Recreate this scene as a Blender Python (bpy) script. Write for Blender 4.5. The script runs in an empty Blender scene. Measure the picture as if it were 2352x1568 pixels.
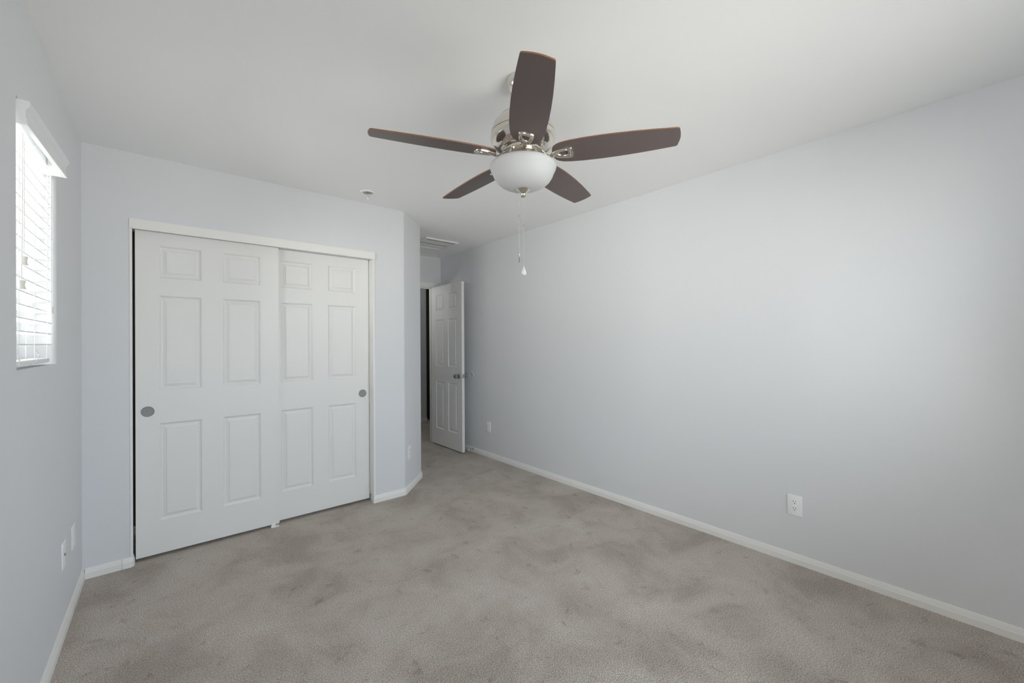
import bpy, bmesh, math, random
from mathutils import Matrix, Vector
PI = math.pi
scn = bpy.context.scene
C = scn.collection

# ------------------------------------------------------------------ camera
CAM_H = 1.3032
F_PX, YAW, PITCH, ROLL = 940.6, 0.70312, 0.003168, -0.006157
def cam_axis(x, z, y):
    c, s = math.cos(ROLL), math.sin(ROLL);   x, z = c*x - s*z, s*x + c*z
    c, s = math.cos(PITCH), math.sin(PITCH); y, z = c*y - s*z, s*y + c*z
    c, s = math.cos(YAW), math.sin(YAW)
    return Vector((x*c + y*s, -x*s + y*c, z))
cam = bpy.data.cameras.new('camera'); cam_o = bpy.data.objects.new('camera', cam); C.objects.link(cam_o)
cam.sensor_width = 36.0; cam.lens = F_PX/2352*36.0; cam.clip_start = 0.02
ax, ay, az = cam_axis(1, 0, 0), cam_axis(0, 1, 0), -cam_axis(0, 0, 1)
cam_o.matrix_world = Matrix(((ax.x, ay.x, az.x, 0), (ax.y, ay.y, az.y, 0), (ax.z, ay.z, az.z, CAM_H), (0, 0, 0, 1)))
scn.camera = cam_o

# ------------------------------------------------------------------ world (overcast-bright sky above, pale ground below), exposure
scn.view_settings.view_transform = 'Standard'; scn.view_settings.look = 'None'
scn.view_settings.gamma = 1.0; scn.view_settings.use_curve_mapping = False
scn.view_settings.exposure = 0.17
SKY, SKY_LEFT, GROUND = (0.83, 0.905, 1.0, 1), (1.0, 0.935, 0.84, 1), (1.0, 0.965, 0.915, 1)
SKY_STR, GROUND_STR = 8.0, 7.1
LEFT_SKY, LEFT_GROUND = 1.7, 3.0   # the sky is brighter, and the ground too, on the left windows' side
w = bpy.data.worlds.new('sky'); scn.world = w; w.use_nodes = True
nt = w.node_tree; nt.nodes.clear()
tc = nt.nodes.new('ShaderNodeTexCoord'); sx = nt.nodes.new('ShaderNodeSeparateXYZ')
mr = nt.nodes.new('ShaderNodeMapRange'); mr.inputs[1].default_value = -0.12; mr.inputs[2].default_value = 0.12
mx = nt.nodes.new('ShaderNodeMix'); mx.data_type = 'RGBA'
mx.inputs[6].default_value = GROUND
mk = nt.nodes.new('ShaderNodeMix'); mk.data_type = 'RGBA'; mk.inputs[6].default_value = SKY; mk.inputs[7].default_value = SKY_LEFT
nt.links.new(mk.outputs[2], mx.inputs[7])
bg = nt.nodes.new('ShaderNodeBackground'); bg.inputs[1].default_value = 1.0
wo = nt.nodes.new('ShaderNodeOutputWorld')
def side(full, left):
    q = nt.nodes.new('ShaderNodeMapRange'); q.inputs[1].default_value = -0.45; q.inputs[2].default_value = -0.90
    q.inputs[3].default_value = full; q.inputs[4].default_value = full*left
    nt.links.new(sx.outputs[0], q.inputs[0]); return q.outputs[0]
nt.links.new(side(0.0001, 10000.0), mk.inputs[0])
ms = nt.nodes.new('ShaderNodeMix'); ms.data_type = 'FLOAT'
nt.links.new(mr.outputs[0], ms.inputs[0])
nt.links.new(side(GROUND_STR, LEFT_GROUND), ms.inputs[2]); nt.links.new(side(SKY_STR, LEFT_SKY), ms.inputs[3])
nt.links.new(ms.outputs[0], bg.inputs[1])
nt.links.new(tc.outputs['Generated'], sx.inputs[0]); nt.links.new(sx.outputs[2], mr.inputs[0])
nt.links.new(mr.outputs[0], mx.inputs[0]); nt.links.new(mx.outputs[2], bg.inputs[0]); nt.links.new(bg.outputs[0], wo.inputs[0])
scn.cycles.max_bounces = 16; scn.cycles.diffuse_bounces = 12; scn.cycles.glossy_bounces = 6
scn.cycles.transparent_max_bounces = 12; scn.cycles.sample_clamp_indirect = 6.0
scn.cycles.use_denoising = True

# room dimensions (metres; camera stands at x = 0, y = 0)
XL, XR, YR, YC, YF, H = -0.3546, 2.8194, -0.65, 3.2957, 4.795, 2.44
WIN1 = (1.98, 2.60, 1.225, 2.09)                       # left wall opening y0, y1, z0, z1
FILL_WIN3 = (-0.15, 0.35, 0.95, 1.60)                        # unseen left wall opening beside the camera, added as fill light
FILL_HALLW = (5.50, 6.10, 1.62, 2.36)                       # unseen window added to brighten the hallway
WIN2 = (0.50, 2.30, 0.70, 2.10)                        # rear wall opening x0, x1, z0, z1
def portal(name, loc, rot, sx_, sy_):
    l = bpy.data.lights.new(name, 'AREA'); l.shape = 'RECTANGLE'; l.size = sx_; l.size_y = sy_
    l.cycles.is_portal = True
    o = bpy.data.objects.new(name, l); o.location = loc; o.rotation_euler = rot; C.objects.link(o)
portal('daylight_portal', (XL-0.13, (WIN1[0]+WIN1[1])/2, (WIN1[2]+WIN1[3])/2), (0, -PI/2, 0), WIN1[3]-WIN1[2], WIN1[1]-WIN1[0])
portal('daylight_portal', (XL-0.13, (FILL_WIN3[0]+FILL_WIN3[1])/2, (FILL_WIN3[2]+FILL_WIN3[3])/2), (0, -PI/2, 0), FILL_WIN3[3]-FILL_WIN3[2], FILL_WIN3[1]-FILL_WIN3[0])
portal('daylight_portal', (1.12, (FILL_HALLW[0]+FILL_HALLW[1])/2, (FILL_HALLW[2]+FILL_HALLW[3])/2), (0, -PI/2, 0), FILL_HALLW[3]-FILL_HALLW[2], FILL_HALLW[1]-FILL_HALLW[0])
portal('daylight_portal', ((WIN2[0]+WIN2[1])/2, YR-0.13, (WIN2[2]+WIN2[3])/2), (PI/2, 0, 0), WIN2[1]-WIN2[0], WIN2[3]-WIN2[2])

# ------------------------------------------------------------------ materials
def mat(name, col, rough=0.5, metal=0.0, spec=0.5, bump=None, var=None):
    m = bpy.data.materials.new(name); m.use_nodes = True
    n = m.node_tree.nodes; l = m.node_tree.links; p = n['Principled BSDF']
    p.inputs['Base Color'].default_value = (*col, 1); p.inputs['Roughness'].default_value = rough
    p.inputs['Metallic'].default_value = metal; p.inputs['Specular IOR Level'].default_value = spec
    if bump or var:
        t = n.new('ShaderNodeTexCoord')
    if bump:                                            # (scale, strength, distance)
        no = n.new('ShaderNodeTexNoise'); no.inputs['Scale'].default_value = bump[0]; no.inputs['Detail'].default_value = 3
        b = n.new('ShaderNodeBump'); b.inputs['Strength'].default_value = bump[1]; b.inputs['Distance'].default_value = bump[2]
        l.new(t.outputs['Object'], no.inputs['Vector']); l.new(no.outputs['Fac'], b.inputs['Height']); l.new(b.outputs[0], p.inputs['Normal'])
    if var:                                             # (scale, other colour)
        no2 = n.new('ShaderNodeTexNoise'); no2.inputs['Scale'].default_value = var[0]; no2.inputs['Detail'].default_value = 4
        x = n.new('ShaderNodeMix'); x.data_type = 'RGBA'
        x.inputs[6].default_value = (*col, 1); x.inputs[7].default_value = (*var[1], 1)
        l.new(t.outputs['Object'], no2.inputs['Vector']); l.new(no2.outputs['Fac'], x.inputs[0]); l.new(x.outputs[2], p.inputs['Base Color'])
    return m
M = {}
M['wall'] = mat('wall_paint', (0.738, 0.750, 0.772), 0.6, spec=0.25, bump=(90, 0.12, 0.002), var=(1.2, (0.745, 0.756, 0.776)))
M['ceiling'] = mat('ceiling_paint', (0.91, 0.912, 0.912), 0.8, spec=0.2, bump=(70, 0.12, 0.002))
M['door'] = mat('door_paint', (0.83, 0.825, 0.81), 0.42, spec=0.4, bump=(60, 0.03, 0.001))
M['trim'] = mat('trim_paint', (0.86, 0.855, 0.835), 0.42, spec=0.4)
M['plate'] = mat('white_plastic', (0.90, 0.905, 0.91), 0.3, spec=0.5)
M['slot'] = mat('dark_slot', (0.02, 0.02, 0.02), 0.6)
M['nickel'] = mat('brushed_nickel', (0.76, 0.715, 0.65), 0.13, metal=1.0)
M['dark_nickel'] = mat('satin_nickel', (0.40, 0.38, 0.35), 0.28, metal=1.0)
M['pull'] = mat('grey_finger_pull', (0.29, 0.29, 0.28), 0.45, metal=0.2)
M['blade'] = mat('dark_walnut_laminate', (0.125, 0.097, 0.092), 0.42, spec=0.4, var=(3.0, (0.135, 0.105, 0.099)))
M['blade_edge'] = mat('cherry_blade_edge', (0.25, 0.115, 0.058), 0.5, spec=0.4)
M['blind'] = mat('white_blind', (0.83, 0.84, 0.85), 0.4, spec=0.4)
M['cord'] = mat('white_cord', (0.80, 0.80, 0.79), 0.8)
M['tassel'] = mat('ivory_tassel', (0.78, 0.76, 0.71), 0.5)
M['vinyl'] = mat('white_vinyl', (0.80, 0.81, 0.82), 0.4)
M['rubber'] = mat('white_rubber', (0.75, 0.74, 0.72), 0.6)
M['dark'] = mat('unlit_room_shade', (0.055, 0.05, 0.045), 0.7)  # near-black colour stands in for an unlit room off the hall
M['closet'] = mat('closet_shade', (0.12, 0.115, 0.11), 0.8)  # shade of the unlit closet interior put into the colour
def bowl_material():
    m = bpy.data.materials.new('frosted_glass'); m.use_nodes = True
    n = m.node_tree.nodes; l = m.node_tree.links; n.clear()
    d = n.new('ShaderNodeBsdfDiffuse'); d.inputs[0].default_value = (0.83, 0.835, 0.84, 1)
    t = n.new('ShaderNodeBsdfTranslucent'); t.inputs[0].default_value = (0.83, 0.835, 0.84, 1)
    a = n.new('ShaderNodeMixShader'); a.inputs[0].default_value = 0.35
    g = n.new('ShaderNodeBsdfGlossy'); g.inputs['Roughness'].default_value = 0.5
    f = n.new('ShaderNodeFresnel'); f.inputs[0].default_value = 1.4
    b = n.new('ShaderNodeMixShader'); o = n.new('ShaderNodeOutputMaterial')
    l.new(d.outputs[0], a.inputs[1]); l.new(t.outputs[0], a.inputs[2])
    l.new(f.outputs[0], b.inputs[0]); l.new(a.outputs[0], b.inputs[1]); l.new(g.outputs[0], b.inputs[2]); l.new(b.outputs[0], o.inputs[0])
    return m
M['bowl'] = bowl_material()
def glass_material(name, tint):
    m = bpy.data.materials.new(name); m.use_nodes = True
    n = m.node_tree.nodes; l = m.node_tree.links; n.clear()
    t = n.new('ShaderNodeBsdfTransparent'); t.inputs[0].default_value = (*tint, 1)
    g = n.new('ShaderNodeBsdfGlossy'); g.inputs['Roughness'].default_value = 0.02
    f = n.new('ShaderNodeFresnel'); f.inputs[0].default_value = 1.45
    b = n.new('ShaderNodeMixShader'); o = n.new('ShaderNodeOutputMaterial')
    l.new(f.outputs[0], b.inputs[0]); l.new(t.outputs[0], b.inputs[1]); l.new(g.outputs[0], b.inputs[2]); l.new(b.outputs[0], o.inputs[0])
    return m
M['glass'] = glass_material('window_glass', (0.95, 0.97, 0.97))
def crystal_material():
    m = mat('clear_acrylic', (0.9, 0.9, 0.88), 0.1); p = m.node_tree.nodes['Principled BSDF']
    p.inputs['Transmission Weight'].default_value = 0.4; p.inputs['IOR'].default_value = 1.45
    return m
M['crystal'] = crystal_material()
def carpet_material():
    m = bpy.data.materials.new('cut_pile_carpet'); m.use_nodes = True
    n = m.node_tree.nodes; l = m.node_tree.links; p = n['Principled BSDF']
    p.inputs['Roughness'].default_value = 0.95; p.inputs['Specular IOR Level'].default_value = 0.08
    t = n.new('ShaderNodeTexCoord')
    def noise(scale, detail, rough=0.55, vec=None, dist=0.0):
        q = n.new('ShaderNodeTexNoise'); q.inputs['Scale'].default_value = scale; q.inputs['Detail'].default_value = detail
        q.inputs['Roughness'].default_value = rough; q.inputs['Distortion'].default_value = dist
        l.new(vec or t.outputs['Object'], q.inputs['Vector']); return q.outputs['Fac']
    def ramp(fac, stops):
        r = n.new('ShaderNodeValToRGB'); e = r.color_ramp.elements
        e[0].position, e[0].color = stops[0][0], (*stops[0][1], 1); e[1].position, e[1].color = stops[1][0], (*stops[1][1], 1)
        for s in stops[2:]:
            k = e.new(s[0]); k.color = (*s[1], 1)
        l.new(fac, r.inputs[0]); return r.outputs[0]
    def mul(a, b, fac=1.0):
        x = n.new('ShaderNodeMix'); x.data_type = 'RGBA'; x.blend_type = 'MULTIPLY'; x.inputs[0].default_value = fac
        l.new(a, x.inputs[6]); l.new(b, x.inputs[7]); return x.outputs[2]
    v = n.new('ShaderNodeTexVoronoi'); v.inputs['Scale'].default_value = 230; l.new(t.outputs['Object'], v.inputs['Vector'])
    speck = noise(200, 3, 0.7)
    base = ramp(speck, [(0.30, (0.255, 0.222, 0.196)), (0.70, (0.89, 0.805, 0.735))])
    hue = ramp(noise(45, 2), [(0.35, (1.0, 0.97, 0.93)), (0.65, (0.98, 1.0, 1.0))])
    patch = ramp(noise(2.6, 6, 0.62, dist=0.5), [(0.36, (0.80, 0.785, 0.77)), (0.50, (0.97, 0.965, 0.96)), (0.66, (1.08, 1.09, 1.10))])
    scuff = ramp(noise(11, 5, 0.65, dist=0.4), [(0.29, (0.74, 0.72, 0.70)), (0.40, (1.0, 1.0, 1.0))])
    col = mul(mul(mul(base, hue), patch), scuff)
    l.new(col, p.inputs['Base Color'])
    ad = n.new('ShaderNodeMath'); ad.operation = 'SUBTRACT'; l.new(speck, ad.inputs[0]); l.new(v.outputs['Distance'], ad.inputs[1])
    b = n.new('ShaderNodeBump'); b.inputs['Strength'].default_value = 0.7; b.inputs['Distance'].default_value = 0.006
    l.new(ad.outputs[0], b.inputs['Height']); l.new(b.outputs[0], p.inputs['Normal'])
    return m
M['carpet'] = carpet_material()

# ------------------------------------------------------------------ mesh helpers
def link(name, bm, mats, parent=None, smooth=None):
    bmesh.ops.recalc_face_normals(bm, faces=bm.faces)
    me = bpy.data.meshes.new(name); bm.to_mesh(me); bm.free()
    for m in (mats if isinstance(mats, (list, tuple)) else [mats]): me.materials.append(m)
    if smooth is not None:
        for p in me.polygons: p.use_smooth = True
        me.set_sharp_from_angle(angle=math.radians(smooth))
    o = bpy.data.objects.new(name, me); C.objects.link(o)
    if parent: o.parent = parent
    return o
def thing(name, label, cat, loc=(0, 0, 0), rotz=0.0, group=None):
    o = bpy.data.objects.new(name, None); o.empty_display_size = 0.05; C.objects.link(o)
    o.location = loc; o.rotation_euler = (0, 0, rotz); o['label'] = label; o['category'] = cat
    if group: o['group'] = group
    return o
def struct(o, label, cat):
    o['kind'] = 'structure'; o['label'] = label; o['category'] = cat
    return o
def box(bm, x0, x1, y0, y1, z0, z1, bevel=0.0, mi=0, seg=2):
    r = bmesh.ops.create_cube(bm, size=1.0); vs = r['verts']
    for v in vs:
        v.co = Vector((x0 + (v.co.x+.5)*(x1-x0), y0 + (v.co.y+.5)*(y1-y0), z0 + (v.co.z+.5)*(z1-z0)))
    fs = list({f for v in vs for f in v.link_faces})
    for f in fs: f.material_index = mi
    if bevel:
        es = list({e for v in vs for e in v.link_edges})
        g = bmesh.ops.bevel(bm, geom=es, offset=bevel, segments=seg, profile=0.5, affect='EDGES')
        for f in g['faces']: f.material_index = mi
def prism(bm, pts, z0, z1, mi=0):
    a = [bm.verts.new((x, y, z0)) for x, y in pts]; b = [bm.verts.new((x, y, z1)) for x, y in pts]
    n = len(pts)
    fs = [bm.faces.new(a), bm.faces.new(list(reversed(b)))]
    for i in range(n): fs.append(bm.faces.new((a[i], b[i], b[(i+1) % n], a[(i+1) % n])))
    for f in fs: f.material_index = mi
def lathe(bm, prof, seg=48, mtx=None, mi=0):
    """prof: list of (radius, z); ends with radius 0 are closed to a point."""
    rings = []
    for r, z in prof:
        if r < 1e-6: rings.append([bm.verts.new((0, 0, z))])
        else: rings.append([bm.verts.new((r*math.cos(2*PI*k/seg), r*math.sin(2*PI*k/seg), z)) for k in range(seg)])
    for a, b in zip(rings, rings[1:]):
        for k in range(seg):
            j = (k+1) % seg
            if len(a) == 1 and len(b) == 1: break
            if len(a) == 1: f = bm.faces.new((a[0], b[j], b[k]))
            elif len(b) == 1: f = bm.faces.new((a[k], a[j], b[0]))
            else: f = bm.faces.new((a[k], a[j], b[j], b[k]))
            f.material_index = mi
    for r in (rings[0], rings[-1]):
        if len(r) > 1:
            f = bm.faces.new(r); f.material_index = mi
    if mtx:
        for r in rings:
            for v in r: v.co = mtx @ v.co
def tube(bm, pts, rad, seg=8, mi=0):
    pts = [Vector(p) for p in pts]; rings = []
    rads = rad if isinstance(rad, (list, tuple)) else [rad]*len(pts)
    for i, p in enumerate(pts):
        d = (pts[min(i+1, len(pts)-1)] - pts[max(i-1, 0)]).normalized()
        up = Vector((0, 0, 1)) if abs(d.z) < 0.9 else Vector((1, 0, 0))
        u = d.cross(up).normalized(); v = d.cross(u)
        rings.append([bm.verts.new(p + rads[i]*(math.cos(2*PI*k/seg)*u + math.sin(2*PI*k/seg)*v)) for k in range(seg)])
    for a, b in zip(rings, rings[1:]):
        for k in range(seg):
            f = bm.faces.new((a[k], a[(k+1) % seg], b[(k+1) % seg], b[k])); f.material_index = mi
    for r in (rings[0], rings[-1]):
        f = bm.faces.new(r); f.material_index = mi
def fillet(p0, p1, p2, r, n=6):
    """arc points replacing corner p1"""
    a, b, c = Vector(p0), Vector(p1), Vector(p2)
    u = (a-b).normalized(); v = (c-b).normalized(); ang = u.angle(v); t = r/math.tan(ang/2)
    s, e = b+u*t, b+v*t; ctr = b + (u+v).normalized()*(r/math.sin(ang/2))
    out = []
    a0 = math.atan2(s.y-ctr.y, s.x-ctr.x); a1 = math.atan2(e.y-ctr.y, e.x-ctr.x); d = (a1-a0+PI) % (2*PI) - PI
    for k in range(n+1):
        q = a0 + d*k/n; out.append((ctr.x+r*math.cos(q), ctr.y+r*math.sin(q)))
    return out
def sweep(bm, path, prof):
    """profile (offset to the left of travel, z) along a plan path, mitred"""
    P = [Vector(p) for p in path]; rings = []
    for i, p in enumerate(P):
        d0 = (P[i]-P[i-1]).normalized() if i else (P[1]-P[0]).normalized()
        d1 = (P[i+1]-P[i]).normalized() if i < len(P)-1 else d0
        n0, n1 = Vector((-d0.y, d0.x)), Vector((-d1.y, d1.x))
        m = (n0+n1).normalized(); m = m/max(0.3, m.dot(n0))
        rings.append([bm.verts.new((p.x+m.x*o, p.y+m.y*o, z)) for o, z in prof])
    k = len(prof)
    for a, b in zip(rings, rings[1:]):
        for j in range(k): bm.faces.new((a[j], a[(j+1) % k], b[(j+1) % k], b[j]))
    bm.faces.new(rings[0]); bm.faces.new(rings[-1])

# ------------------------------------------------------------------ room shell
bm = bmesh.new(); box(bm, -0.6, 4.6, YR-0.2, 8.2, -0.12, 0.0)
struct(link('floor', bm, M['carpet']), 'taupe cut-pile carpet covering the bedroom floor', 'floor')
bm = bmesh.new(); box(bm, -0.6, 4.6, YR-0.2, 8.2, H, H+0.1)
struct(link('ceiling', bm, M['ceiling']), 'flat white painted ceiling', 'ceiling')
bm = bmesh.new(); box(bm, XR, XR+0.12, YR-0.1, YF+0.12, 0, H)
struct(link('wall_right', bm, M['wall']), 'long plain pale grey wall on the right', 'wall')
# left wall around the window opening (rounded drywall edge at the far reveal and sill)
TW = 0.16
bm = bmesh.new()
y0, y1, z0, z1 = WIN1
a0, a1, b0, b1 = FILL_WIN3
box(bm, XL-TW, XL, YR-0.1, a0, 0, H); box(bm, XL-TW, XL, a1, y0, 0, H)
box(bm, XL-TW, XL, a0, a1, 0, b0); box(bm, XL-TW, XL, a0, a1, b1, H)
box(bm, XL-TW, XL, y0, y1, 0, z0); box(bm, XL-TW, XL, y0, y1, z1, H)
prism(bm, [(XL-TW, y1)] + fillet((XL-TW, y1), (XL, y1), (XL, y1+0.3), 0.018) + [(XL, y1+0.03), (XL-TW, y1+0.03)], z0, z1)
box(bm, XL-TW, XL, y1, y1+0.03, 0, z0); box(bm, XL-TW, XL, y1, y1+0.03, z1, H); box(bm, XL-TW, XL, y1+0.03, YC+0.7, 0, H)
struct(link('wall_left', bm, M['wall'], smooth=35), 'pale blue-grey wall with the window on the left', 'wall')
bm = bmesh.new()
x0, x1, zz0, zz1 = WIN2
box(bm, XL, x0, YR-TW, YR, 0, H); box(bm, x1, XR, YR-TW, YR, 0, H)
box(bm, x0, x1, YR-TW, YR, 0, zz0); box(bm, x0, x1, YR-TW, YR, zz1, H)
struct(link('wall_rear', bm, M['wall']), 'pale grey wall behind the camera with the large window', 'wall')
# closet wall, angled corner, short hall wall: bullnose edges
OX0, OX1, OZ = -0.152, 1.308, 2.0                       # closet opening
A, B = (1.577, YC), (1.903, 3.622)
f1 = fillet((OX1, YC), A, B, 0.03, 8); f2 = fillet(A, B, (B[0], YF), 0.03, 8)
bm = bmesh.new()
prism(bm, [(XL, YC), (OX0, YC), (OX0, YC+0.12), (XL, YC+0.12)], 0, H)
box(bm, OX0, OX1, YC, YC+0.12, OZ, H)
prism(bm, [(OX1, YC)] + f1[:5] + [(1.53, YC+0.12), (OX1, YC+0.12)], 0, H)
struct(link('wall_closet', bm, M['wall'], smooth=35), 'pale blue-grey wall around the closet opening', 'wall')
bm = bmesh.new()
prism(bm, f1[4:] + f2[:5] + [(1.783, 3.67), (1.53, YC+0.12)], 0, H)
struct(link('wall_angled', bm, M['wall'], smooth=35), 'narrow angled wall beside the closet', 'wall')
bm = bmesh.new()
prism(bm, f2[4:] + [(B[0], YF), (1.783, YF), (1.783, 3.67)], 0, H)
struct(link('wall_passage', bm, M['wall'], smooth=35), 'side wall of the short passage to the entry door', 'wall')
DX0, DX1, DZ = 1.955, 2.715, 2.05                       # rough entry opening
bm = bmesh.new()
box(bm, 1.2, DX0, YF, YF+0.098, 0, H); box(bm, DX1, 4.4, YF, YF+0.098, 0, H); box(bm, DX0, DX1, YF, YF+0.098, DZ, H)
struct(link('wall_far', bm, M['wall']), 'grey wall over the entry doorway', 'wall')
# hallway beyond the door
bm = bmesh.new(); prism(bm, [(1.2, 6.15)] + fillet((1.2, 6.15), (3.345, 6.15), (3.345, 6.6), 0.02) + [(3.345, 6.27), (1.2, 6.27)], 0, H)
struct(link('wall_hall', bm, M['wall'], smooth=35), 'hallway wall seen through the open doorway', 'wall')
bm = bmesh.new(); h0, h1, h2, h3 = FILL_HALLW
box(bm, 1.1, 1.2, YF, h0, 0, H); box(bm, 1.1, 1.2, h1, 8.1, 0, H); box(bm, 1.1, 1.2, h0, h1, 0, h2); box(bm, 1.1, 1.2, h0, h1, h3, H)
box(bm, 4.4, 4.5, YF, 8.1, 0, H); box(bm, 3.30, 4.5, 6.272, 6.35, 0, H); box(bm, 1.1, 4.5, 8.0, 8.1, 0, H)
struct(link('wall_hall_end', bm, M['dark']), 'end of the hallway, coloured dark to stand for an unlit room', 'wall')
bm = bmesh.new()
box(bm, XL, 1.783, YC+0.72, YC+0.78, 0, H); box(bm, 1.40, 1.46, YC+0.12, YC+0.72, 0, H)
struct(link('wall_closet_back', bm, M['closet']), 'back of the closet, with its shade put into the colour', 'wall')

# baseboards
BP = [(0.0, 0.0), (0.012, 0.0), (0.012, 0.032), (0.0105, 0.0345), (0.0100, 0.037), (0.0075, 0.050), (0.0045, 0.058), (0.0, 0.058)]
def baseboard(name, path, label):
    bm = bmesh.new(); sweep(bm, path, BP)
    struct(link(name, bm, M['trim'], smooth=30), label, 'baseboard')
baseboard('baseboard_right', [(XR, YR), (XR, YF)], 'white baseboard along the right wall')
baseboard('baseboard_left', [(XL, YC), (XL, YR)], 'white baseboard along the window wall')
xs = -0.193
baseboard('baseboard_closet_left', [(xs-0.0006, YC), (XL+0.012, YC)], 'short white baseboard left of the closet')
baseboard('baseboard_closet_corner', [(OX0, YC+0.045)] + fillet((OX0, YC+0.1), (OX0, YC), (xs, YC), 0.012, 5) + [(xs+0.0006, YC)], 'rounded white baseboard corner piece left of the closet')
baseboard('baseboard_closet_right', [f1[4]] + list(reversed(f1[:4])) + [(OX1, YC), (OX1, YC+0.045)], 'short white baseboard right of the closet')
baseboard('baseboard_angled', [f2[4]] + list(reversed(f2[:4])) + list(reversed(f1[4:])), 'white baseboard along the angled wall')
baseboard('baseboard_passage', [(B[0], YF-0.016)] + list(reversed(f2[4:])), 'white baseboard of the short passage')
baseboard('baseboard_hall', [(3.345, 6.24)] + fillet((3.345, 6.6), (3.345, 6.15), (1.2, 6.15), 0.02) + [(1.3, 6.15)], 'white baseboard in the hallway')

# ------------------------------------------------------------------ closet trim and sliding doors
bm = bmesh.new(); box(bm, OX0-0.007, OX1+0.009, YC-0.014, YC+0.006, 1.993, 2.051, 0.0015)
struct(link('trim_1', bm, M['trim']), 'white fascia board over the closet doors', 'trim')
bm = bmesh.new(); box(bm, OX0-0.006, OX0+0.005, YC-0.005, YC+0.034, 0.059, 1.993, 0.001); struct(link('trim_2', bm, M['trim']), 'thin white jamb at the left of the closet', 'trim')
bm = bmesh.new(); box(bm, OX1-0.008, OX1+0.008, YC-0.005, YC+0.115, 0.059, 1.993, 0.001); struct(link('trim_3', bm, M['trim']), 'thin white jamb at the right of the closet', 'trim')

def panel_face(bm, W, Hh, cols, rows, y, sgn):
    """moulded six-panel face in the plane y; sgn = -1 looks towards -y"""
    xc = [0] + [c for p in cols for c in p] + [W]; zc = [0] + [c for p in rows for c in p] + [Hh]
    grid = {}
    def V(i, j):
        if (i, j) not in grid: grid[(i, j)] = bm.verts.new((xc[i], y, zc[j]))
        return grid[(i, j)]
    for i in range(len(xc)-1):
        for j in range(len(zc)-1):
            q = [V(i, j), V(i+1, j), V(i+1, j+1), V(i, j+1)]
            if i % 2 == 1 and j % 2 == 1:
                prev = q
                for ins, dep in ((0.004, 0.0050), (0.010, 0.0105), (0.016, 0.0115), (0.033, 0.0050), (0.0342, 0.0015)):
                    yy = y - sgn*dep
                    ring = [bm.verts.new((xc[i]+ins, yy, zc[j]+ins)), bm.verts.new((xc[i+1]-ins, yy, zc[j]+ins)),
                            bm.verts.new((xc[i+1]-ins, yy, zc[j+1]-ins)), bm.verts.new((xc[i]+ins, yy, zc[j+1]-ins))]
                    for k in range(4): bm.faces.new((prev[k], prev[(k+1) % 4], ring[(k+1) % 4], ring[k]))
                    prev = ring
                bm.faces.new(prev)
            else: bm.faces.new(q)
    n, m = len(xc)-1, len(zc)-1
    return [V(i, 0) for i in range(n+1)] + [V(n, j) for j in range(1, m+1)] + [V(i, m) for i in range(n-1, -1, -1)] + [V(0, j) for j in range(m-1, 0, -1)]
def door_slab(W, Hh, T, cols, rows):
    bm = bmesh.new()
    a = panel_face(bm, W, Hh, cols, rows, 0.0, -1); b = panel_face(bm, W, Hh, cols, rows, T, 1)
    for k in range(len(a)): bm.faces.new((a[k], a[(k+1) % len(a)], b[(k+1) % len(a)], b[k]))
    return bm
def put(o, x, y, z, rz=0.0):
    o.location = (x, y, z); o.rotation_euler = (0, 0, rz); return o
ROWS = [(0.203, 0.800), (1.006, 1.588), (1.698, 1.896)]
def finger_pull(door, x, z):
    bm = bmesh.new()
    m = Matrix.Translation((x, 0, z)) @ Matrix.Rotation(PI/2, 4, 'X')
    lathe(bm, [(0.0310, -0.002), (0.0315, 0.0012), (0.0300, 0.0026), (0.0280, 0.0022), (0.0268, 0.0008), (0.0, 0.0006)], 40, m)
    o = link('finger_pull', bm, M['pull'], door, smooth=40); o['label'] = 'round grey recessed finger pull'
YD1, YD2 = YC+0.040, YC+0.082
d1 = struct(link('door_1', door_slab(0.762, 1.978, 0.034, [(0.110, 0.318), (0.432, 0.648)], ROWS), M['door']),
            'left white six-panel sliding closet door, the front one', 'door')
put(d1, -0.136, YD1, 0.020); finger_pull(d1, 0.055, 0.878)
d2 = struct(link('door_2', door_slab(0.762, 1.978, 0.034, [(0.114, 0.328), (0.441, 0.654)], ROWS), M['door']),
            'right white six-panel sliding closet door, behind the left one', 'door')
put(d2, 0.535, YD2, 0.020); finger_pull(d2, 0.708, 0.874)
g = thing('door_guide', 'small white plastic floor guide under the meeting edge of the closet doors', 'door guide', (0.590, YD1+0.02, 0))
bm = bmesh.new(); box(bm, -0.020, 0.032, -0.034, 0.07, 0.0, 0.006, 0.001); link('base', bm, M['plate'], g)
bm = bmesh.new(); box(bm, -0.018, 0.008, -0.034, -0.027, 0.006, 0.030, 0.001); link('fin', bm, M['plate'], g)

# ------------------------------------------------------------------ entry doorway and open door
bm = bmesh.new()
JX0, JX1, JZ = 1.972, 2.700, 2.034
box(bm, DX0, JX0, YF-0.002, YF+0.100, 0, JZ); box(bm, JX1, DX1, YF-0.002, YF+0.100, 0, JZ); box(bm, DX0, DX1, YF-0.002, YF+0.100, JZ, DZ)
box(bm, JX0, JX0+0.011, YF+0.038, YF+0.070, 0, JZ-0.011); box(bm, JX1-0.011, JX1, YF+0.038, YF+0.070, 0, JZ-0.011); box(bm, JX0, JX1, YF+0.038, YF+0.070, JZ-0.011, JZ)
struct(link('trim_4', bm, M['trim']), 'white jamb lining the entry doorway', 'trim')
bm = bmesh.new()
box(bm, B[0]+0.001, JX0-0.006, YF-0.014, YF-0.002, 0, 2.041, 0.002); box(bm, JX1+0.006, JX1+0.064, YF-0.014, YF-0.002, 0, 2.041, 0.002)
box(bm, B[0]+0.001, JX1+0.064, YF-0.014, YF-0.002, 2.041, 2.099, 0.002)
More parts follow.
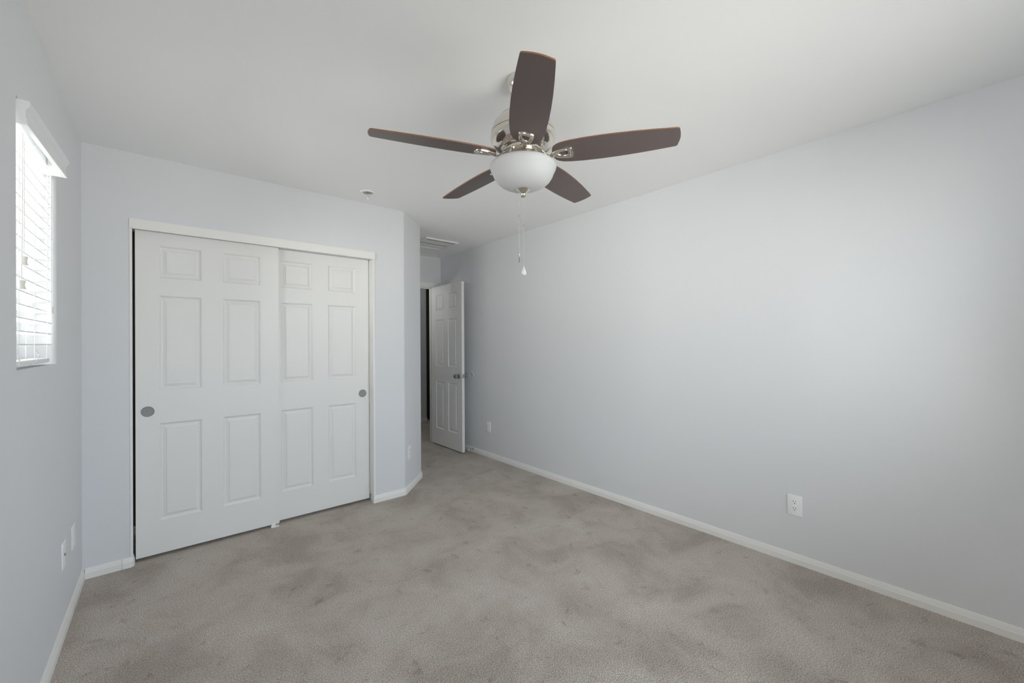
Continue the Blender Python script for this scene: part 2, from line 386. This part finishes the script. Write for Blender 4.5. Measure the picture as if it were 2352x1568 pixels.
struct(link('trim_5', bm, M['trim']), 'white casing around the entry doorway', 'trim')
EROWS = [(0.206, 0.804), (1.002, 1.590), (1.702, 1.906)]
d3 = struct(link('door_3', door_slab(0.716, 2.017, 0.035, [(0.113, 0.311), (0.409, 0.612)], EROWS), M['door']),
            'white six-panel entry door standing open against the right wall', 'door')
put(d3, 2.667, 4.778, 0.014, -PI/2)
KX, KZ = 0.652, 0.898
for side in (0, 1):
    m = Matrix.Translation((KX, 0.035*side, KZ)) @ Matrix.Rotation(PI/2 if side == 0 else -PI/2, 4, 'X')
    bm = bmesh.new()
    lathe(bm, [(0.0, 0.0), (0.033, 0.0), (0.033, 0.003), (0.030, 0.007), (0.018, 0.010), (0.0125, 0.014), (0.012, 0.030), (0.017, 0.034), (0.025, 0.040), (0.0275, 0.048), (0.026, 0.056), (0.020, 0.062), (0.010, 0.065), (0.0, 0.0655)], 32, m)
    link('door_knob', bm, M['dark_nickel'], d3, smooth=40)['label'] = 'round satin nickel door knob'
bm = bmesh.new(); box(bm, 0.716, 0.7168, 0.007, 0.028, KZ-0.024, KZ+0.024); box(bm, 0.7172, 0.726, 0.011, 0.024, KZ-0.010, KZ+0.010, 0.002)
link('latch_plate', bm, M['dark_nickel'], d3)
for hz in (0.18, 1.0, 1.80):
    bm = bmesh.new(); lathe(bm, [(0.0, 0), (0.006, 0), (0.006, 0.09), (0.0, 0.09)], 12, Matrix.Translation((-0.006, 0.040, hz)))
    link('hinge', bm, M['dark_nickel'], d3, smooth=40)

# ------------------------------------------------------------------ window in the left wall and its blind
def window(name, label, W, Hh, mull):
    """local: X along the wall, front towards -Y, origin at the lower left corner of the opening"""
    o = bpy.data.objects.new(name, None); C.objects.link(o); struct(o, label, 'window')
    bm = bmesh.new(); t = 0.045
    box(bm, 0, W, 0, 0.05, 0, t, 0.003); box(bm, 0, W, 0, 0.05, Hh-t, Hh, 0.003)
    box(bm, 0, t, 0, 0.05, t, Hh-t, 0.003); box(bm, W-t, W, 0, 0.05, t, Hh-t, 0.003)
    link('window_frame', bm, M['vinyl'], o)
    bm = bmesh.new(); box(bm, mull-0.022, mull+0.022, 0.004, 0.046, t, Hh-t, 0.003); link('meeting_rail', bm, M['vinyl'], o)
    for a, b in ((t, mull-0.022), (mull+0.022, W-t)):
        bm = bmesh.new(); box(bm, a, b, 0.022, 0.026, t, Hh-t); link('window_pane', bm, M['glass'], o)
    return o
w1 = window('window_1', 'white vinyl window behind the blind in the left wall', WIN1[1]-WIN1[0], WIN1[3]-WIN1[2], 0.31)
put(w1, XL-0.105, WIN1[0], WIN1[2], PI/2)
w2 = window('window_2', 'large white vinyl window behind the camera', WIN2[1]-WIN2[0], WIN2[3]-WIN2[2], 0.85)
w3 = window('fill_window_3', 'unseen white vinyl window added beside the camera for fill light', FILL_WIN3[1]-FILL_WIN3[0], FILL_WIN3[3]-FILL_WIN3[2], 0.60)
put(w3, XL-0.105, FILL_WIN3[0], FILL_WIN3[2], PI/2)
w4 = window('fill_window_4', 'unseen white vinyl window added to light the hallway', FILL_HALLW[1]-FILL_HALLW[0], FILL_HALLW[3]-FILL_HALLW[2], 0.55)
put(w4, 1.13, FILL_HALLW[0], FILL_HALLW[2], PI/2)
put(w2, WIN2[1], YR-0.105, WIN2[2], PI)

bl = thing('window_blind', 'white two-inch slatted blind hanging in the window on the left', 'blind', (XL-0.035, 2.29, 2.085))
bx, by, bz = bl.location
def P(x, y, z): return (x-bx, y-by, z-bz)
def pbox(bm, x0, x1, y0, y1, z0, z1, bev=0.0): box(bm, x0-bx, x1-bx, y0-by, y1-by, z0-bz, z1-bz, bev)
XS0, XS1 = -0.418, -0.366                                # slat depth range
bm = bmesh.new(); pbox(bm, -0.420, -0.368, 1.99, 2.59, 2.040, 2.085, 0.002); link('headrail', bm, M['blind'], bl)
# crown-profile valance, standing a little proud of the wall
bm = bmesh.new()
prof = [(-0.010, 2.006), (0.004, 2.006), (0.006, 2.011), (0.002, 2.018), (0.003, 2.024), (0.000, 2.030), (0.001, 2.052), (0.008, 2.064), (0.010, 2.072), (0.009, 2.082), (-0.010, 2.082)]
ra = [bm.verts.new(P(-0.336+d, 1.986, z)) for d, z in prof]; rb = [bm.verts.new(P(-0.316+d, 2.520, z)) for d, z in prof]
for k in range(len(prof)): bm.faces.new((ra[k], ra[(k+1) % len(prof)], rb[(k+1) % len(prof)], rb[k]))
bm.faces.new(ra); bm.faces.new(rb)
pbox(bm, -0.366, -0.346, 1.9865, 1.996, 2.006, 2.082); pbox(bm, -0.366, -0.326, 2.510, 2.5195, 2.006, 2.082)
link('valance', bm, M['blind'], bl, smooth=25)
random.seed(4)
NS = 17
for k in range(NS):
    z = 2.022 - 0.0448*k; sh = 0.0006*k
    bm = bmesh.new(); n = 6; top = []; bot = []
    for i in range(n+1):
        t = i/n; x = XS0 + (XS1-XS0)*t; c = 0.0022*(1-(2*t-1)**2) + 0.004*(t-0.5) + random.uniform(-.0003, .0003)
        top.append((x, z+c+0.0017)); bot.append((x, z+c-0.0017))
    ring = top + bot[::-1]
    a = [bm.verts.new(P(x, 1.988-sh*0, zz)) for x, zz in ring]; b = [bm.verts.new(P(x, 2.598-sh, zz)) for x, zz in ring]
    for i in range(len(ring)): bm.faces.new((a[i], a[(i+1) % len(ring)], b[(i+1) % len(ring)], b[i]))
    bm.faces.new(a); bm.faces.new(b)
    link('slat', bm, M['blind'], bl, smooth=40)
bm = bmesh.new(); pbox(bm, -0.420, -0.364, 1.988, 2.53, 1.236, 1.252, 0.003); link('bottom_rail', bm, M['blind'], bl)
for yy in (2.075, 2.29, 2.50):
    bm = bmesh.new()
    for xx in (-0.364, -0.420): tube(bm, [P(xx, yy, 2.04), P(xx, yy-0.01, 1.6), P(xx, yy-0.018, 1.254)], 0.0011, 6)
    for k in range(NS): tube(bm, [P(-0.420, yy-0.001*k, 2.0185-0.0448*k), P(-0.364, yy-0.001*k, 2.0185-0.0448*k)], 0.0008, 5)
    link('ladder_cord', bm, M['cord'], bl, smooth=60)
def tassel_cord(yt, yb, ztas, x=-0.352):
    bm = bmesh.new(); tube(bm, [P(-0.366, yt, 2.040), P(x, yt, 2.0), P(x, (yt+yb)/2+0.003, (2+ztas)/2), P(x, yb, ztas+0.03)], 0.0013, 6)
    c = link('pull_cord', bm, M['cord'], bl, smooth=60)
    bm = bmesh.new()
    lathe(bm, [(0.0, 0.028), (0.0085, 0.028), (0.0093, 0.026), (0.0078, 0.019), (0.0070, 0.013), (0.0080, 0.006), (0.0100, 0.001), (0.0095, -0.001), (0.0, -0.001)], 20, Matrix.Translation(Vector(P(x, yb, ztas))))
    t = link('tassel', bm, M['tassel'], c, smooth=40); t['label'] = 'ivory plastic cord tassel'
tassel_cord(2.065, 2.058, 1.568); tassel_cord(2.045, 2.030, 1.487); tassel_cord(2.475, 2.470, 1.432)
bm = bmesh.new(); tube(bm, [P(-0.360, 2.06, 1.262), P(-0.356, 2.03, 1.258), P(-0.355, 2.01, 1.248), P(-0.353, 2.0, 1.236)], 0.0011, 6)
tube(bm, [P(-0.362, 2.272, 1.29), P(-0.357, 2.30, 1.272), P(-0.355, 2.26, 1.252), P(-0.352, 2.20, 1.242), P(-0.352, 2.15, 1.236), P(-0.353, 2.13, 1.240)], 0.0011, 6)
link('loose_cord', bm, M['cord'], bl, smooth=60)

# ------------------------------------------------------------------ ceiling fan
FX, FY = 1.188, 1.3195
fan = thing('ceiling_fan', 'five-blade ceiling fan with dark brown blades, brushed nickel motor and white glass bowl', 'ceiling fan', (FX, FY, H))
def fz(z): return z - H
def flathe(name, prof, m, seg=64, parent=fan, smooth=35, x=0, y=0):
    bm = bmesh.new(); lathe(bm, [(r, fz(z)) for r, z in prof], seg, Matrix.Translation((x, y, 0)))
    return link(name, bm, m, parent, smooth=smooth)
flathe('canopy', [(0.0, 2.4395), (0.070, 2.4395), (0.071, 2.434), (0.069, 2.420), (0.062, 2.402), (0.048, 2.388), (0.030, 2.381), (0.0, 2.380)], M['nickel'])
flathe('downrod', [(0.0, 2.381), (0.0135, 2.381), (0.0135, 2.322), (0.024, 2.320), (0.026, 2.300), (0.0, 2.298)], M['nickel'], 32)
flathe('motor_housing', [(0.0, 2.300), (0.040, 2.299), (0.075, 2.290), (0.105, 2.272), (0.126, 2.246), (0.137, 2.220), (0.1395, 2.206), (0.1395, 2.2035), (0.135, 2.2030), (0.135, 2.2005), (0.1405, 2.200),
        (0.141, 2.190), (0.1395, 2.177), (0.134, 2.164), (0.124, 2.152), (0.110, 2.144), (0.098, 2.1405), (0.094, 2.1405), (0.092, 2.137), (0.0, 2.137)], M['nickel'])
flathe('flywheel', [(0.0, 2.137), (0.083, 2.137), (0.086, 2.134), (0.086, 2.124), (0.083, 2.121), (0.0, 2.121)], M['nickel'])
flathe('switch_housing', [(0.0, 2.121), (0.060, 2.121), (0.061, 2.118), (0.061, 2.082), (0.070, 2.078), (0.120, 2.074), (0.126, 2.070), (0.126, 2.066), (0.0, 2.066)], M['nickel'])
# bowl: open-topped frosted shell with a rolled rim
outer = [(0.131, 2.074), (0.139, 2.072), (0.1435, 2.066), (0.1435, 2.059), (0.141, 2.051), (0.1365, 2.043), (0.134, 2.038), (0.128, 2.022), (0.117, 2.005), (0.102, 1.991), (0.083, 1.980), (0.060, 1.9725), (0.036, 1.9685), (0.0, 1.967)]
inner = [(0.0, 1.972), (0.036, 1.9735), (0.060, 1.9775), (0.081, 1.985), (0.099, 1.996), (0.113, 2.009), (0.123, 2.025), (0.129, 2.042), (0.131, 2.060), (0.131, 2.074)]
bm = bmesh.new(); lathe(bm, [(r, fz(z)) for r, z in outer] + [(r, fz(z)) for r, z in inner[1:-1]], 64)
link('light_bowl', bm, M['bowl'], fan, smooth=50)['label'] = 'frosted white glass light bowl'
flathe('finial', [(0.0, 1.9675), (0.029, 1.9675), (0.031, 1.965), (0.029, 1.962), (0.021, 1.957), (0.0135, 1.950), (0.0095, 1.943), (0.0095, 1.9405), (0.0105, 1.939), (0.0105, 1.936), (0.006, 1.9335), (0.0, 1.933)], M['nickel'], 40)

ZB, RT, PH = 2.108, 0.637, math.radians(231.99)
HWC = [(0.128, 0.0), (0.1285, 0.014), (0.1315, 0.028), (0.138, 0.041), (0.150, 0.052), (0.170, 0.0605), (0.205, 0.0665), (0.26, 0.0705), (0.33, 0.0715), (0.40, 0.0700), (0.47, 0.0665), (0.54, 0.0610), (0.595, 0.0555), (0.622, 0.0525), (0.627, 0.0505), (0.6295, 0.047), (0.6325, 0.034), (0.6355, 0.017), (0.6365, 0.0)]
def blade_mesh():
    bm = bmesh.new(); loop = [(r, s) for r, s in HWC] + [(r, -s) for r, s in HWC[-2:0:-1]]
    t = 0.0024
    lo = [bm.verts.new((r, s, -t)) for r, s in loop]; hi = [bm.verts.new((r, s, t)) for r, s in loop]
    n = len(loop)
    f = bm.faces.new(lo); f.material_index = 0
    f = bm.faces.new(list(reversed(hi))); f.material_index = 0
    for k in range(n):
        f = bm.faces.new((lo[k], hi[k], hi[(k+1) % n], lo[(k+1) % n])); f.material_index = 1
    return bm
def bracket_mesh():
    """shield-shaped holder under the blade root with an open centre, and its curved arm to the hub"""
    bm = bmesh.new()
    half = [(0.122, 0.0), (0.124, 0.007), (0.134, 0.016), (0.148, 0.0235), (0.168, 0.0290), (0.190, 0.0315), (0.209, 0.0310), (0.2140, 0.028), (0.2170, 0.015), (0.219, 0.0)]
    loop = half + [(r, -s) for r, s in half[-2:0:-1]]
    cx, n = 0.176, len(loop)
    def ring(sc, z): return [bm.verts.new((cx+(r-cx)*sc, s*sc, z)) for r, s in loop]
    R = [ring(1.0, -0.0024), ring(1.0, -0.006), ring(0.95, -0.0095), ring(0.84, -0.0105), ring(0.77, -0.0090), ring(0.74, -0.0105), ring(0.62, -0.0110), ring(0.50, -0.0085), ring(0.44, -0.0055), ring(0.42, -0.0024)]
    for a, b in zip(R, R[1:]):
        for k in range(n): bm.faces.new((a[k], a[(k+1) % n], b[(k+1) % n], b[k]))
    prev = None                                          # arm: flattened bar, section (half width, half thickness)
    for r, z, hw, ht in ((0.070, 0.020, 0.014, 0.004), (0.084, 0.017, 0.013, 0.004), (0.094, 0.007, 0.0105, 0.004), (0.104, -0.006, 0.0095, 0.004), (0.115, -0.012, 0.010, 0.004), (0.128, -0.0115, 0.011, 0.0035), (0.140, -0.009, 0.011, 0.002)):
        sec = [bm.verts.new((r, hw*math.cos(2*PI*k/12), z + ht*math.sin(2*PI*k/12))) for k in range(12)]
        if prev:
            for k in range(12): bm.faces.new((prev[k], prev[(k+1) % 12], sec[(k+1) % 12], sec[k]))
        else: bm.faces.new(sec)
        prev = sec
    bm.faces.new(prev)
    return bm
blade0 = link('blade', blade_mesh(), [M['blade'], M['blade_edge']], fan)
bracket0 = link('blade_bracket', bracket_mesh(), M['nickel'], blade0, smooth=45)
for k in range(5):
    if k: 
        b = blade0.copy(); C.objects.link(b); b.parent = fan
        c = bracket0.copy(); C.objects.link(c); c.parent = b
    else: b = blade0
    b.location = (0, 0, fz(ZB))
    b.rotation_euler = (Matrix.Rotation(PH + k*2*PI/5, 3, 'Z') @ Matrix.Rotation(math.radians(-12.0), 3, 'X')).to_euler()
def chain(name, x, y, z0, z1, link_z):
    bm = bmesh.new(); z = z0
    while z > z1:
        bmesh.ops.create_icosphere(bm, subdivisions=1, radius=0.0013, matrix=Matrix.Translation((x, y, fz(z)))); z -= 0.0030
    lathe(bm, [(0.0, fz(link_z)), (0.0022, fz(link_z)), (0.0022, fz(link_z-0.008)), (0.0, fz(link_z-0.008))], 10, Matrix.Translation((x, y, 0)))
    return link(name, bm, M['nickel'], fan, smooth=60)
ox, oy = -0.0145, 0.0125
c1 = chain('pull_chain', ox, oy, 1.970, 1.690, 1.858)
flathe('chain_fob', [(0.0, 1.692), (0.0028, 1.692), (0.0032, 1.689), (0.0026, 1.686), (0.0026, 1.658), (0.0034, 1.656), (0.0034, 1.651), (0.0, 1.650)], M['dark_nickel'], 14, c1, 40, ox, oy)
c2 = chain('pull_chain', 0, 0, 1.934, 1.638, 1.815)
flathe('chain_fob', [(0.0, 1.639), (0.0018, 1.637), (0.0022, 1.632), (0.0055, 1.624), (0.0098, 1.614), (0.0112, 1.606), (0.0098, 1.599), (0.006, 1.5955), (0.0, 1.595)], M['crystal'], 20, c2, 50)

# ------------------------------------------------------------------ wall plates
def plate_base(t, W=0.076, Hh=0.118):
    bm = bmesh.new(); box(bm, -W/2, W/2, -0.006, 0.0, -Hh/2, Hh/2, 0.003, seg=3); link('cover_plate', bm, M['plate'], t, smooth=40)
def outlet(label, loc, rz):
    t = thing('wall_outlet', label, 'outlet', loc, rz, 'outlets low on the walls'); plate_base(t)
    for dz in (0.0195, -0.0195):
        bm = bmesh.new(); pts = []
        for k in range(24):
            q = 2*PI*k/24; pts.append((0.0172*math.cos(q), max(-0.0142, min(0.0142, 0.0172*math.sin(q)))))
        a = [bm.verts.new((x, -0.0055, dz+z)) for x, z in pts]; b = [bm.verts.new((x*0.97, -0.0088, dz+z*0.97)) for x, z in pts]
        bm.faces.new(b)
        for k in range(24): bm.faces.new((a[k], a[(k+1) % 24], b[(k+1) % 24], b[k]))
        r = link('receptacle', bm, M['plate'], t)
        bm = bmesh.new()
        box(bm, -0.0075, -0.0052, -0.0091, -0.0085, dz+0.0005, dz+0.0095); box(bm, 0.0052, 0.0075, -0.0091, -0.0085, dz+0.0015, dz+0.0085)
        lathe(bm, [(0.0, 0.0085), (0.0026, 0.0085), (0.0026, 0.0091), (0.0, 0.0091)], 12, Matrix.Translation((0, 0, dz-0.0065)) @ Matrix.Rotation(PI/2, 4, 'X'))
        link('slot', bm, M['slot'], r)['label'] = 'dark contact holes'
    bm = bmesh.new(); lathe(bm, [(0.0, 0.0055), (0.003, 0.0055), (0.0026, 0.0068), (0.0, 0.007)], 14, Matrix.Rotation(PI/2, 4, 'X')); link('screw', bm, M['plate'], t, smooth=40)
    return t
def blank(label, loc, rz):
    t = thing('wall_plate', label, 'wall plate', loc, rz, 'cover plates low on the walls'); plate_base(t)
    for dz in (0.041, -0.041):
        bm = bmesh.new(); lathe(bm, [(0.0, 0.0055), (0.003, 0.0055), (0.0026, 0.0068), (0.0, 0.007)], 14, Matrix.Translation((0, 0, dz)) @ Matrix.Rotation(PI/2, 4, 'X')); link('screw', bm, M['plate'], t, smooth=40)
    return t
outlet('white duplex outlet low on the right wall, with dark contact holes', (XR, 0.766, 0.340), -PI/2)
blank('plain white wall plate low on the right wall near the open door', (XR, 3.745, 0.345), -PI/2)
outlet('white outlet on the narrow angled wall beside the closet', (1.652, YC+0.075, 0.340), PI/4)
ca = blank('white cable plate with a small jack, nearer the window side on the left wall', (XL, 2.725, 0.360), PI/2)
bm = bmesh.new(); lathe(bm, [(0.0, 0.0055), (0.0065, 0.0055), (0.0065, 0.008), (0.0045, 0.008), (0.0045, 0.0105), (0.0, 0.0105)], 18, Matrix.Rotation(PI/2, 4, 'X')); link('cable_jack', bm, M['dark_nickel'], ca, smooth=40)
blank('plain white plate on the left wall, closest to the closet corner', (XL, 2.975, 0.352), PI/2)
bumper = thing('wall_bumper', 'round white knob bumper disc on the right wall behind the door', 'wall bumper', (XR, 4.088, 0.916), -PI/2)
bm = bmesh.new(); lathe(bm, [(0.0, 0.0), (0.044, 0.0), (0.044, 0.003), (0.042, 0.0055), (0.037, 0.006), (0.034, 0.004), (0.0, 0.0035)], 40, Matrix.Rotation(PI/2, 4, 'X')); link('disc', bm, M['wall'], bumper, smooth=40)
ds = thing('door_stop', 'small nickel spring door stop on the baseboard by the open door', 'door stop', (XR-0.012, 4.045, 0.040), -PI/2)
bm = bmesh.new(); lathe(bm, [(0.0, 0.0), (0.011, 0.0), (0.011, 0.002), (0.006, 0.006), (0.0, 0.006)], 20, Matrix.Rotation(PI/2, 4, 'X')); link('base', bm, M['nickel'], ds, smooth=40)
bm = bmesh.new(); tube(bm, [(0.0048*math.cos(k*0.7), -0.005-0.0006*k, 0.0048*math.sin(k*0.7)) for k in range(92)], 0.0012, 6); link('spring', bm, M['nickel'], ds, smooth=60)
bm = bmesh.new(); lathe(bm, [(0.0, 0.058), (0.0075, 0.058), (0.008, 0.062), (0.008, 0.070), (0.006, 0.073), (0.0, 0.073)], 18, Matrix.Rotation(PI/2, 4, 'X')); link('tip', bm, M['rubber'], ds, smooth=40)['label'] = 'white rubber tip'

# ------------------------------------------------------------------ ceiling fittings
sp = thing('fire_sprinkler', 'recessed chrome fire sprinkler head in the ceiling near the closet', 'sprinkler', (1.168, 3.045, H))
bm = bmesh.new(); lathe(bm, [(0.056, 0.0), (0.055, -0.004), (0.050, -0.0070), (0.041, -0.0070), (0.037, -0.003), (0.034, -0.001), (0.012, -0.001), (0.0, -0.001)], 40); link('escutcheon', bm, M['plate'], sp, smooth=40)
bm = bmesh.new(); lathe(bm, [(0.0, -0.001), (0.036, -0.0015), (0.034, -0.004), (0.012, -0.006), (0.011, -0.012), (0.0, -0.012)], 32); link('cup', bm, M['dark_nickel'], sp, smooth=40)
bm = bmesh.new()
for s in (-1, 1): tube(bm, [(s*0.008, 0, -0.010), (s*0.013, 0, -0.018), (s*0.010, 0, -0.028), (s*0.003, 0, -0.034)], 0.0022, 8)
link('frame', bm, M['nickel'], sp, smooth=50)
bm = bmesh.new(); lathe(bm, [(0.0, -0.011), (0.0026, -0.013), (0.0026, -0.030), (0.0, -0.032)], 12); link('glass_bulb', bm, M['crystal'], sp, smooth=50)
bm = bmesh.new(); lathe(bm, [(0.0, -0.033), (0.005, -0.033), (0.005, -0.038), (0.0042, -0.056), (0.0, -0.058)], 16); link('tip', bm, M['plate'], sp, smooth=50)

vt = thing('ceiling_vent', 'white slotted air vent in the passage ceiling before the entry door', 'vent', (2.335, 4.118, H))
VX, VY, ZV = 0.205, 0.20, -0.010
bm = bmesh.new()
box(bm, -VX, VX, -VY, -VY+0.012, -0.015, 0, 0.002); box(bm, -VX, VX, VY-0.012, VY, -0.015, 0, 0.002)
box(bm, -VX, -VX+0.012, -VY+0.012, VY-0.012, -0.015, 0, 0.002); box(bm, VX-0.012, VX, -VY+0.012, VY-0.012, -0.015, 0, 0.002)
link('vent_frame', bm, M['trim'], vt)
# stamped face plate with two rows of slots, each slot a short recess
bm = bmesh.new(); NSL = 18
ys = [-VY+0.012, -VY+0.040, -VY+0.062, 0.0, 0.022, VY-0.012]
xs_ = [-VX+0.012]
for k in range(NSL):
    a = -VX+0.030 + k*(2*VX-0.060)/NSL; xs_ += [a+0.004, a+0.0165]
xs_.append(VX-0.012)
gv = {(i, j): bm.verts.new((x, y, ZV)) for i, x in enumerate(xs_) for j, y in enumerate(ys)}
for i in range(len(xs_)-1):
    for j in range(len(ys)-1):
        q = [gv[i, j], gv[i+1, j], gv[i+1, j+1], gv[i, j+1]]
        if i % 2 == 1 and j in (1, 3):
            up = [bm.verts.new((v.co.x, v.co.y, ZV+0.008)) for v in q]
            for k in range(4): bm.faces.new((q[k], q[(k+1) % 4], up[(k+1) % 4], up[k])).material_index = 1
            bm.faces.new(up).material_index = 1
        else: bm.faces.new(q)
link('slotted_face', bm, [M['trim'], M['slot']], vt)
